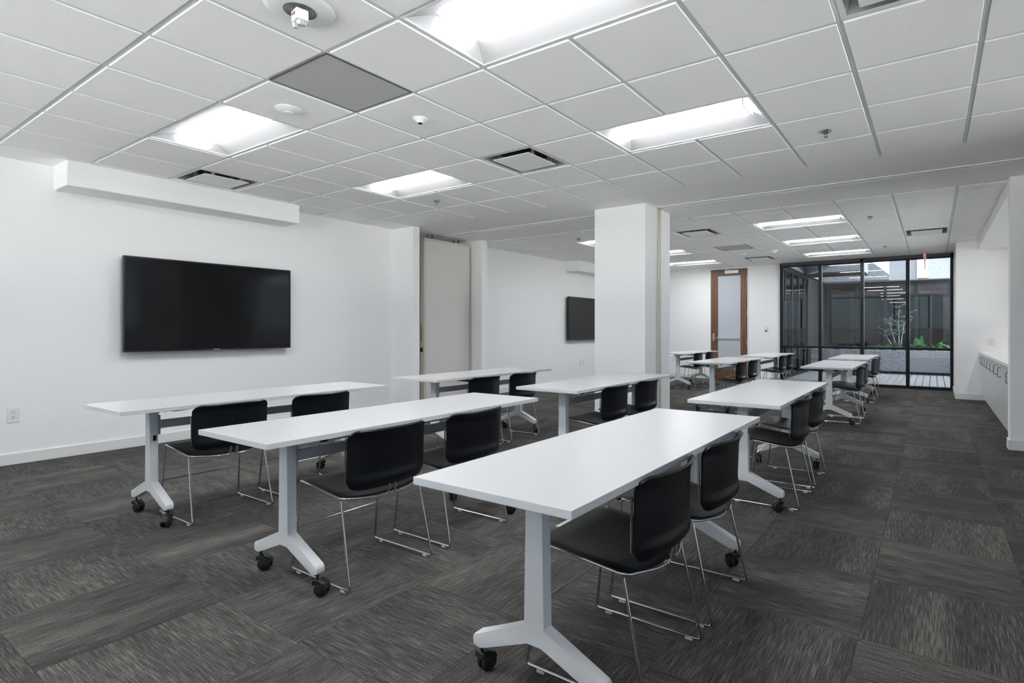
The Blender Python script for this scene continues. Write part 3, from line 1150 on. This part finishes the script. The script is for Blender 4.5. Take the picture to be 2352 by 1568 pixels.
# ================================================================== TABLES
def table_proto():
    r = empty('flip_top_table')
    hw, hl, zt = .305, .9145, .737
    tb = MB()
    tb.mats = [M['laminate'], M['edge']]
    tb.box(-hw, -hl, zt - .0245, hw, hl, zt, .0015, 2)
    me = tb.mesh('tabletop')
    for p in me.polygons:
        p.material_index = 0 if p.normal.z > .6 else 1
    link('tabletop', me, r)
    prof = [(-.036, .690), (-.036, .235), (-.262, .143), (-.270, .132), (-.270, .104), (-.238, .094), (-.218, .108), (-.030, .182), (.030, .182), (.218, .108), (.238, .094), (.270, .104),
            (.270, .132), (.262, .143), (.036, .235), (.036, .690)]
    ym = hl - .255
    lm = MB()
    lm.prism(prof, -.022, 'y', .044, .004, 2)
    lm.use(M['leg'])
    lm.prism([(-.055, .7105), (-.055, .702), (-.04, .672), (.04, .672), (.055, .702), (.055, .7105)], -.028, 'y', .056, .002)
    lme = lm.mesh('leg', M['leg'], 35)

    def caster_mesh():
        c = MB()
        for s in (-1, 1):
            c.lathe([(0, -.0085), (.022, -.0085), (.029, -.006), (.031, 0), (.029, .006), (.022, .0085), (0, .0085)], cx=.022, cy=s * .0135, cz=.031, axis='y', n=18)
        c.prism([(-.014, .05), (-.014, .075), (.014, .079), (.045, .062), (.055, .038), (.040, .05), (.022, .060), (.005, .055)], -.0235, 'y', .047, .003, 1)
        c.tube([(0, 0, .06), (0, 0, .100)], .0055, 8)
        return c.mesh('caster', M['caster'], 40)
    cm = caster_mesh()
    for s in (-1, 1):
        lg = link('leg', lme, r, (0, s * ym, 0))
        for sx, ang in ((-1, rnd.uniform(-2.4, 2.4)), (1, rnd.uniform(-1, 1))):
            link('caster', cm, lg, (sx * .247, 0, 0), ang)
        MB().box(.0365, -.006 + s * ym - s * .0, .50, .0375, .012 + s * ym, .535).build('leg_latch', M['rubber'], r)
    MB().box(-.014, -ym + .021, .572, .014, ym - .021, .624, .003).build('crossbeam', M['beam'], r)
    for s in (-1, 1):
        MB().box(-.020, s * (ym - .030) - .012, .535, .020, s * (ym - .030) + .012, .66, .003).build('beam_end_plate', M['beam'], r)
        # underside tilt bracket with black handle block, on the +x side
        MB().prism([(s * (ym + .05), .7125), (s * (ym - .20), .7125), (s * (ym - .20), .690), (s * (ym - .10), .682), (s * (ym - .03), .690)], .10, 'x', .012).build('tilt_bracket', M['leg'], r)
        MB().box(.095, s * (ym - .225) - .022, .682, .275, s * (ym - .225) + .022, .710, .004).build('release_handle', M['rubber'], r)
    tbx = -.105
    MB().tube([(tbx, -ym + .13, .676), (tbx, ym - .13, .676)], .014, 12).build('tilt_tube', M['leg'], r, 40)
    for s in (-1, 1):
        MB().tube([(tbx, s * (ym - .13), .676), (tbx, s * (ym - .105), .676)], .0165, 12).build('tube_cap', M['rubber'], r, 40)
        MB().box(-.16, s * ym - .024, .7085, .16, s * ym + .024, .7125).build('mounting_plate', M['beam'], r)
        MB().box(tbx - .006, s * (ym - .2) - .015, .68, tbx + .006, s * (ym - .2) + .015, .7125).build('tube_bracket', M['leg'], r)
    return r


TAB = {'A': (-.769, 1.551, 0, 'white flip-top table of the front row next to the television wall'),
       'B': (.839, 1.542, 1, 'middle white flip-top table of the front row'),
       'C': (2.350, 1.536, 1, 'nearest and largest looking white flip-top table, front right'),
       'D': (-.775, 3.919, 0, 'white flip-top table in front of the beige partition panel'),
       'E': (.834, 3.871, 1, 'white flip-top table in front of the white pillar'),
       'F': (2.344, 3.860, 0, 'second row white table on the right, behind the nearest table'),
       'L': (-.85, 7.87, 0, 'white table of the far room mostly hidden behind the pillar'),
       'H': (.688, 7.95, 0, 'far room white table just right of the pillar, before the wooden door'),
       'J': (2.308, 7.786, 0, 'far room white table on the right, nearer of two before the window'),
       'G': (-.997, 10.657, 0, 'farthest left white table, seen against the far wall beside the pillar'),
       'I': (.752, 10.236, 0, 'far white table beside the left edge of the window'),
       'K': (2.266, 10.244, 0, 'far white table on the right, closest to the window')}
tproto = table_proto()
first = True
for key, (x, y, flip, lb) in TAB.items():
    o = tproto if first else copy_tree(tproto)
    first = False
    o.location = (x, y, 0)
    o.rotation_euler.z = PI * flip
    tag(o, lb, 'table', 'white flip-top tables')
    for lgc in o.children:
        for cc in lgc.children:
            cc.rotation_euler.z = rnd.uniform(-PI, PI)


# ================================================================== CHAIRS
def chair_proto():
    r = empty('sled_chair')
    R_ = .0056
    for s in (-1, 1):
        # front leg, runner and rear leg of one bent steel rod
        ft, fb_ = Vector((-.183, s * .228, .447)), Vector((-.236, s * .240, .014))
        rt, rb = Vector((.148, s * .226, .410)), Vector((.236, s * .240, .014))
        f = MB().tube([ft, ft.lerp(fb_, .93)], R_, 8)
        f.build('leg', M['chrome'], r, 60)
        f = MB().tube([rt, rt.lerp(rb, .93)], R_, 8)
        f.build('leg', M['chrome'], r, 60)
        run = MB().tube(fillet([ft.lerp(fb_, .925), fb_, rb, rt.lerp(rb, .925)], .028, 5), R_, 8)
        ro = run.build('runner', M['chrome'], r, 60)
        for x in (-.175, .185):
            MB().box(x - .016, s * .240 - .007, 0, x + .016, s * .240 + .007, .014, .003).build('glide', M['glide'], ro)
        # seat rail: front bend, side, rear sweep and up into the back spine
        pts = fillet([(-.186, s * .229, .440), (-.180, s * .228, .456), (.158, s * .226, .418), (.208, s * .085, .404), (.214, s * .018, .402), (.226, s * .018, .440), (.228, s * .018, .500)],
                     [.012, .05, .12, .02, .03], 6)
        MB().tube(pts, R_, 8).build('seat_rail', M['chrome'], r, 60)
    MB().tube([(-.208, -.232, .222), (-.208, .232, .222)], .0048, 8).build('crossbar', M['chrome'], r, 60)

    # seat shell
    def seat(u, v):
        t = 2 * v - 1
        hw = .228
        # plan outline: bowed rear edge, slightly bowed front edge
        xf = -.222 + .012 * t * t
        xr = .212 - .060 * abs(t) ** 2.4
        x = xf + (xr - xf) * u
        y = hw * t * (1 - .06 * u ** 3)
        zr = .456 - (x + .18) * .112
        z = zr + .010 + (.006 if abs(t) < .98 else 0) * 0
        z -= .016 * (1 - t * t) * math.sin(PI * min(1, max(0, (u * 1.05)))) ** .7
        if u < .2:
            z -= .020 * ((.2 - u) / .2) ** 2 * (1 - .35 * t * t)
        if abs(t) > .9:
            z -= .005 * ((abs(t) - .9) / .1) ** 2
        if u > .85:
            z += -.002
        return (x, y, z)
    MB().grid(seat, 22, 22, .008).build('seat', M['seatm'], r, 50)

    # back shell
    zt_, zb_ = .738, .458
    def back(u, v):
        t = 2 * v - 1
        e = max(-1, min(1, t))
        z = zb_ + (zt_ - zb_) * u
        hw = .2225
        rt_, rb_ = .042, .048
        if z > zt_ - rt_:
            q = (z - (zt_ - rt_)) / rt_
            hw = hw - rt_ + rt_ * math.sqrt(max(0, 1 - q * q))
        if z < zb_ + rb_:
            q = ((zb_ + rb_) - z) / rb_
            hw = hw - rb_ + rb_ * math.sqrt(max(0, 1 - q * q))
        hw -= .004 * (1 - u)
        y = hw * e
        tt = abs(y) / .2225
        h = (z - zb_) / (zt_ - zb_)
        ra = .06
        q = max(0, abs(y) - (.2225 - ra))
        zbot = zb_ + ra - math.sqrt(max(0, ra * ra - q * q))
        g = max(0, (z - zbot)) / (zt_ - zb_)
        xc = .226 + .012 * h + .020 * max(0, (h - .80) / .20) ** 2
        xc += .014 * math.exp(-((g - .125) / .075) ** 2) * (1 - min(1, tt) ** 3)
        xc -= .018 * max(0, (.07 - g) / .07) ** 2 * (1 - min(1, tt) ** 3)
        x = xc - (.050 + .004 * h) * tt ** 2.4
        return (x, y, z)
    # denser rows toward the rounded top and bottom
    rows = lambda u: .5 - .5 * math.cos(PI * u) if True else u
    MB().grid(lambda u, v: back(rows(u), v), 26, 24, .011).build('backrest', M['shell'], r, 55)
    for s in (-1, 1):
        pts = [Vector(back((z - zb_) / (zt_ - zb_), 0.0 if s < 0 else 1.0)) + Vector((-.007, s * .0015, 0)) for z in (.492, .52, .55, .60, .65, .672)]
        MB().tube(pts, .0038, 6).build('edge_strip', M['chrome'], r, 60)
    bx = back(.11, .5)[0]
    MB().lathe([(0, .004), (.006, .004), (.006, 0), (0, -.004)], cx=bx, cy=0, cz=zb_ + .30 * .1, axis='x', n=10).build('back_screw', M['chrome'], r, 40)
    return r


cproto = chair_proto()
CH = [('C', 2.457, 1.222, 'nearest black shell chair with chrome sled legs, front right', 0), ('C', 2.46, 1.815, 'black sled chair behind the nearest chair at the nearest table', 0),
      ('B', .977, 1.201, 'black sled chair at the near end of the middle front table', 0), ('B', .973, 1.817, 'black sled chair at the far end of the middle front table', 0),
      ('A', -.60, 1.20, 'black sled chair at the near end of the table by the television wall', 0), ('A', -.60, 1.826, 'black sled chair at the far end of the table by the television wall', 0),
      ('F', 2.46, 3.50, 'nearer black sled chair at the second row table on the right', 0), ('F', 2.458, 4.11, 'farther black sled chair at the second row table on the right', 0),
      ('D', -.58, 3.565, 'nearer black sled chair at the table before the beige partition', 0), ('D', -.58, 4.185, 'farther black sled chair at the table before the beige partition', 0),
      ('E', .965, 3.52, 'nearer black sled chair at the table before the white pillar', 0), ('E', .965, 4.13, 'farther black sled chair at the table before the white pillar', 0),
      ('J', 2.43, 7.46, 'nearer black sled chair at the far room table on the right', 0), ('J', 2.425, 8.03, 'farther black sled chair at the far room table on the right', 0),
      ('K', 2.40, 9.86, 'nearer black sled chair at the table closest to the window', 0), ('K', 2.40, 10.50, 'farther black sled chair at the table closest to the window', 0),
      ('H', .83, 7.60, 'nearer black sled chair at the table before the wooden door', 0), ('H', .83, 8.22, 'farther black sled chair at the table before the wooden door', 0),
      ('I', .88, 10.02, 'nearer black sled chair at the table beside the window edge', 0), ('I', .88, 10.66, 'farther black sled chair at the table beside the window edge', 0),
      ('G', -.85, 10.25, 'nearer black sled chair at the farthest left table', 0), ('G', -.85, 10.95, 'farther black sled chair at the farthest left table', 0),
      ('L', -.71, 7.55, 'nearer black sled chair at the table hidden by the pillar', 0), ('L', -.71, 8.15, 'farther black sled chair at the table hidden by the pillar', 0)]
for n_, (t_, x, y, lb, rz) in enumerate(CH):
    o = cproto if n_ == 0 else copy_tree(cproto)
    o.location = (x, y, 0)
    o.rotation_euler.z = rz
    tag(o, lb, 'chair', 'black sled chairs at the tables')

# ================================================================== COURTYARD BEYOND THE WINDOW
PY = 16.9           # front face of the planter
deckE = empty('deck', (0, 0, 0), kind='structure', label='grey courtyard deck')
MB().box(-1.5, YB + .07, -.12, 7.5, PY + .3, -.06).build('deck_bed', M['darkgap'], deckE)
bw = .143
dm = MB().box(-.0655, 0, -.035, .0655, PY - YB - .08, -.012, .002).mesh('deck_board', M['deck'])
nb = 0
x = .30
while x < 5.6:
    link('deck_board', dm, deckE, (x, YB + .075, 0))
    x += bw
pl = empty('planter', (2.9, PY, 0), label='long rough grey concrete planter wall in the courtyard', cat='planter')
P_ = MB()
P_.box(-2.55, 0, .06, 1.66, .14, .645, .006).box(-2.55, .14, .06, -2.41, 1.5, .645, .006).box(-2.55, 1.5, .06, 1.66, 1.62, .62, .006)
P_.build('planter_wall', M['conc'], pl)
MB().box(-2.41, .14, .10, 1.66, 1.5, .60).build('soil', M['soil'], pl)
MB().box(-2.53, .02, -.06, 1.66, .12, .06).build('base_shadow_strip', M['rubber'], pl)  # black strip set back under the planter wall
for x, z, r_ in ((-.15, .54, .014), (-.17, .36, .007), (-.12, .36, .007), (1.05, .56, .012), (-1.35, .57, .012), (-.75, .575, .012)):
    MB().lathe([(0, -.003), (r_, -.003), (r_ * 1.1, .004)], cx=x, cy=0, cz=z, axis='y', n=12).build('form_hole', M['rubber'], pl)


def fern(x, y, n, length, seed, material, name, label, lean=0.0, up=1.0):
    q = random.Random(seed)
    r = empty(name, (x, y, .60), label=label, cat='fern', group='ferns in the planter')
    for k in range(n):
        a = 2 * PI * k / n + q.uniform(-.4, .4)
        Lf = length * q.uniform(.7, 1.1)
        el = q.uniform(.55, 1.25) * up
        b_ = MB()
        prev = None
        pts = []
        p = Vector((0, 0, 0))
        d = Vector((math.cos(a) * math.cos(el) + lean, math.sin(a) * math.cos(el), math.sin(el))).normalized()
        ns = 9
        for i in range(ns + 1):
            pts.append(p.copy())
            p = p + d * (Lf / ns)
            d = (d + Vector((0, 0, -.11))).normalized()
        b_.tube(pts, .005, 4, r_end=.002)
        for i in range(1, ns + 1):
            t_ = (pts[i] - pts[i - 1]).normalized()
            s_ = t_.cross(Vector((0, 0, 1))).normalized()
            w_ = .085 * math.sin(PI * (i / (ns + 1.2)) ** .8) * (length / .35)
            for sg_ in (-1, 1):
                for h_ in (0, .5):
                    c = pts[i - 1].lerp(pts[i], h_)
                    tip = c + s_ * sg_ * w_ + t_ * w_ * .45 + Vector((0, 0, -.01))
                    b_.quad(c - t_ * .011, c + t_ * .011, tip + t_ * .006, tip - t_ * .002)
        b_.build('frond', material, r)
    return r


FERN = [(.99, 17.35, 5, .22, 'fernl'), (1.40, 17.3, 6, .26, 'fern'), (1.70, 17.35, 7, .32, 'fern'), (1.95, 17.45, 6, .34, 'fernl'), (2.22, 17.3, 7, .30, 'fern'), (2.50, 17.35, 8, .40, 'fern'),
        (2.86, 17.3, 7, .34, 'fern'), (3.12, 17.35, 8, .50, 'fern'), (3.42, 17.3, 7, .42, 'fern'), (3.62, 17.4, 6, .34, 'fernl'), (3.82, 17.3, 8, .42, 'fern'), (4.1, 17.4, 7, .36, 'fern')]
FL_ = ['leftmost small light green fern in the planter', 'second fern from the left end of the planter', 'low dark green fern left of the middle mullion', 'light green fern standing behind the middle mullion',
       'spreading fern left of the small tree', 'arching dark green fern right at the foot of the small tree', 'fern between the small tree and the right mullion', 'tall green fern just right of the right mullion',
       'bushy fern in the right window bay, left of two upright ones', 'light green fern in the middle of the right window bay', 'upright fern at the right end of the window view', 'fern beyond the right window jamb']
for n_, (x, y, n, l, c) in enumerate(FERN):
    fern(x, y, n, l, 100 + n_, M[c], 'fern', FL_[n_], lean=(-.25 if n_ in (7, 9) else 0))


def tree():
    q = random.Random(5)
    r = empty('small_tree', (2.63, 17.35, .60), label='small multi-stemmed tree with grey-green leaves in the planter', cat='tree')
    tk = MB()
    tips = []
    stems = [[(0, 0, 0), (-.01, .02, .45), (-.02, 0, .85), (0, 0, 1.27)], [(.02, .03, 0), (.06, .04, .4), (.12, .02, .75), (.26, 0, 1.1)], [(-.05, 0, 0), (-.14, .02, .42), (-.22, 0, .72), (-.30, -.02, .9)],
             [(-.1, .05, 0), (-.28, .05, .35), (-.40, .02, .6)]]
    for st in stems:
        tk.tube(fillet(st, .2, 4), .013, 6, r_end=.004)
        v = [Vector(p) for p in st]
        for i in range(1, len(v)):
            for w_ in (.35, .7, 1.0):
                p = v[i - 1].lerp(v[i], w_)
                if p.z < .42:
                    continue
                for _ in range(2):
                    a = q.uniform(0, 2 * PI)
                    e = p + Vector((math.cos(a) * .17, math.sin(a) * .14, q.uniform(-.02, .13)))
                    tk.tube([p, e], .004, 4, r_end=.002)
                    tips.append((p, e))
    tk.build('trunk', M['bark'], r, 60)
    lf = MB()
    nl_ = 0
    for p, e in tips:
        for _ in range(11):
            c = p.lerp(e, q.uniform(.3, 1.15)) + Vector((q.uniform(-.03, .03), q.uniform(-.03, .03), q.uniform(-.03, .03)))
            a, b_ = q.uniform(0, 2 * PI), q.uniform(-.8, .4)
            d = Vector((math.cos(a) * math.cos(b_), math.sin(a) * math.cos(b_), math.sin(b_)))
            s_ = d.cross(Vector((q.uniform(-.3, .3), q.uniform(-.3, .3), 1))).normalized()
            l_ = q.uniform(.045, .075)
            lf.quad(c, c + d * l_ * .5 + s_ * l_ * .22, c + d * l_, c + d * l_ * .5 - s_ * l_ * .22)
            nl_ += 1
    o_ = lf.build('foliage', M['leaf'], r)
    o_['kind'] = 'stuff'


tree()

# ---- building around the courtyard
FYB = 19.5
fc = empty('wall_far_facade', (0, 0, 0), kind='structure')
fx = [-.6, .44, 1.29, 2.14, 2.99, 3.87, 4.75, 5.6]
for x in fx:
    MB().box(x - .05, FYB - .09, .1, x + .05, FYB + .05, 2.66, .003).build('facade_mullion', M['frame'], fc)
MB().box(-.6, FYB - .08, 2.64, 5.6, FYB + .05, 2.76).build('facade_head', M['darkmetal'], fc)
MB().box(-.6, FYB - .08, .0, 5.6, FYB + .05, .72).build('facade_sill', M['frame'], fc)
for a, b_ in zip(fx[:-1], fx[1:]):
    MB().box(a + .05, FYB - .006, .72, b_ - .05, FYB + .006, 2.64).build('facade_pane', M['darkglass'], fc)
MB().box(3.36, FYB - .05, 2.29, 3.87, FYB + .02, 2.36).box(3.36, FYB - .05, .7, 3.41, FYB + .02, 2.3).build('facade_door_frame', M['frame'], fc)
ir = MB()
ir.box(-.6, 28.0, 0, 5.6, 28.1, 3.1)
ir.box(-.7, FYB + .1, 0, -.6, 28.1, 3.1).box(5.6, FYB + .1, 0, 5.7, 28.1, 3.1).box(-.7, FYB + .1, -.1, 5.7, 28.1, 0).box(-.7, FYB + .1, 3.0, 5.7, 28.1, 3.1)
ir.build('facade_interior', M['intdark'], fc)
for n_, (a, b_, z0, m_, nm, lb) in enumerate([(.55, 1.24, .75, 'taupe', 'window_blind', 'taupe blind drawn in the left far window across the courtyard'),
                                             (1.38, 2.00, .75, 'taupe', 'window_blind', 'taupe blind left of the small tree across the courtyard'),
                                             (2.80, 2.95, .75, 'taupe', 'window_blind', 'narrow taupe blind right of the small tree across the courtyard'),
                                             (3.08, 3.36, .75, 'panel', 'wall_panel', 'pale panel beside the dark doorway across the courtyard')]):
    b1 = empty(nm, ((a + b_) / 2, FYB + .14, z0), label=lb, cat='blind' if m_ == 'taupe' else 'panel')
    MB().box(-(b_ - a) / 2, 0, 0, (b_ - a) / 2, .02, 2.45 - z0).build('blind_cloth' if m_ == 'taupe' else 'panel_face', M[m_], b1)
    if m_ == 'taupe':
        MB().tube([(-(b_ - a) / 2, .01, 2.47 - z0), ((b_ - a) / 2, .01, 2.47 - z0)], .025, 8).build('blind_roller', M['frame'], b1, 40)
BL = [(1.37, 2.47, 21.0, 2.71), (1.36, 2.51, 22.4, 2.69), (1.41, 2.55, 23.8, 2.66), (1.54, 2.30, 25.0, 2.61), (1.58, 2.39, 26.0, 2.53), (1.82, 2.67, 27.0, 2.43),
      (-.66, -.05, 17.4, 2.46), (-.75, -.14, 18.1, 2.42), (-.52, -.25, 18.8, 2.40)]
for n_, (a, b_, y, z) in enumerate(BL):
    bl = empty('bar_light', ((a + b_) / 2, y, z), label=['nearest lit bar lamp inside the building across the courtyard', 'second lit bar lamp inside the building across the courtyard', 'third lit bar lamp deep inside the building across the courtyard', 'fourth lit bar lamp deep inside the building across the courtyard', 'fifth lit bar lamp deep inside the building across the courtyard', 'deepest lit bar lamp inside the building across the courtyard', 'upper long lit bar lamp behind the dark glass at the window left edge', 'middle lit bar lamp behind the dark glass at the window left edge', 'short lower lit bar lamp behind the dark glass at the window left edge'][n_], cat='lamp', group='bar lamps across the courtyard')
    hw = (b_ - a) / 2
    MB().box(-hw, -.025, -.015, hw, .025, -.002).build('bar_diffuser', M['barlight'], bl)
    MB().box(-hw, -.03, -.001, hw, .03, .03).build('bar_body', M['white'], bl)
    for s in (-1, 1):
        MB().tube([(s * hw * .8, 0, .03), (s * hw * .8, 0, .28)], .003, 4).build('bar_cable', M['alu'], bl)

# left wing: dark glazed wall running away from the window
lw = empty('wall_left_wing', (0, 0, 0), kind='structure')
LX = .35
for y in (12.76, 13.6, 14.4, 15.2, 16.0, 16.5):
    MB().box(LX - .06, y - .035, 0, LX + .01, y + .035, 2.75, .003).build('wing_mullion', M['frame'], lw)
ys_ = (12.76, 13.6, 14.4, 15.2, 16.0, 16.5)
for a, b_ in zip(ys_[:-1], ys_[1:]):
    MB().box(LX - .03, a + .03, .05, LX - .022, b_ - .03, 2.70).build('wing_pane', M['darkglass'], lw)
MB().box(LX - .06, 12.7, 2.68, LX + .015, 16.5, 2.76).box(LX - .06, 12.7, 0, LX + .015, 16.5, .06).build('wing_rail', M['frame'], lw)
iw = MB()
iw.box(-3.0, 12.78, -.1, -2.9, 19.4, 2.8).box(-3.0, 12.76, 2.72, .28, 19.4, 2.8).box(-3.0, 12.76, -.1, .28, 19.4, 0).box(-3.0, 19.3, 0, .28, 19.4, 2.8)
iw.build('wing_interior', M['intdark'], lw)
MB().box(-.9, 16.55, 0, LX, 16.7, 2.75).box(LX - .1, 16.7, 0, LX, 19.4, 2.75).build('wing_return', M['darkmetal'], lw)

# canopy and light well of concrete
cn = empty('wall_light_well', (0, 0, 0), kind='structure')
MB().box(-3.2, 12.76, 2.80, .40, 20.6, 4.6).build('well_left_block', M['concs'], cn)
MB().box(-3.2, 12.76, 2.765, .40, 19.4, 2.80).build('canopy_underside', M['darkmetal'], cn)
MB().box(.40, 15.7, 2.79, 1.90, 16.7, 3.25, .01).build('well_beam', M['conc'], cn)
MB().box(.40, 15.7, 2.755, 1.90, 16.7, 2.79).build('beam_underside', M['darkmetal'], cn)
dg_ = MB().prism([(.42, 15.75), (1.50, 13.55), (1.66, 13.63), (.58, 15.83)], 2.77, 'z', 1.5)
dg_.build('well_diagonal', M['concs'], cn)
MB().box(.40, 19.0, 2.765, 6.0, 19.6, 6.5).build('well_back', M['concs'], cn)
for a, b_, d_, m_ in ((.40, 2.31, .30, 'conc'), (3.03, 3.32, .30, 'conc'), (3.95, 4.4, .3, 'concs')):
    MB().box(a, 19.0 - d_, 2.765, b_, 19.0, 6.5, .01).build('well_pier', M[m_], cn)
MB().box(4.6, 12.76, 2.765, 6.0, 19.6, 4.5).build('well_right_block', M['concs'], cn)
MB().box(4.6, 12.76, 0, 4.75, FYB, 2.765).build('well_right_wall', M['concs'], cn)
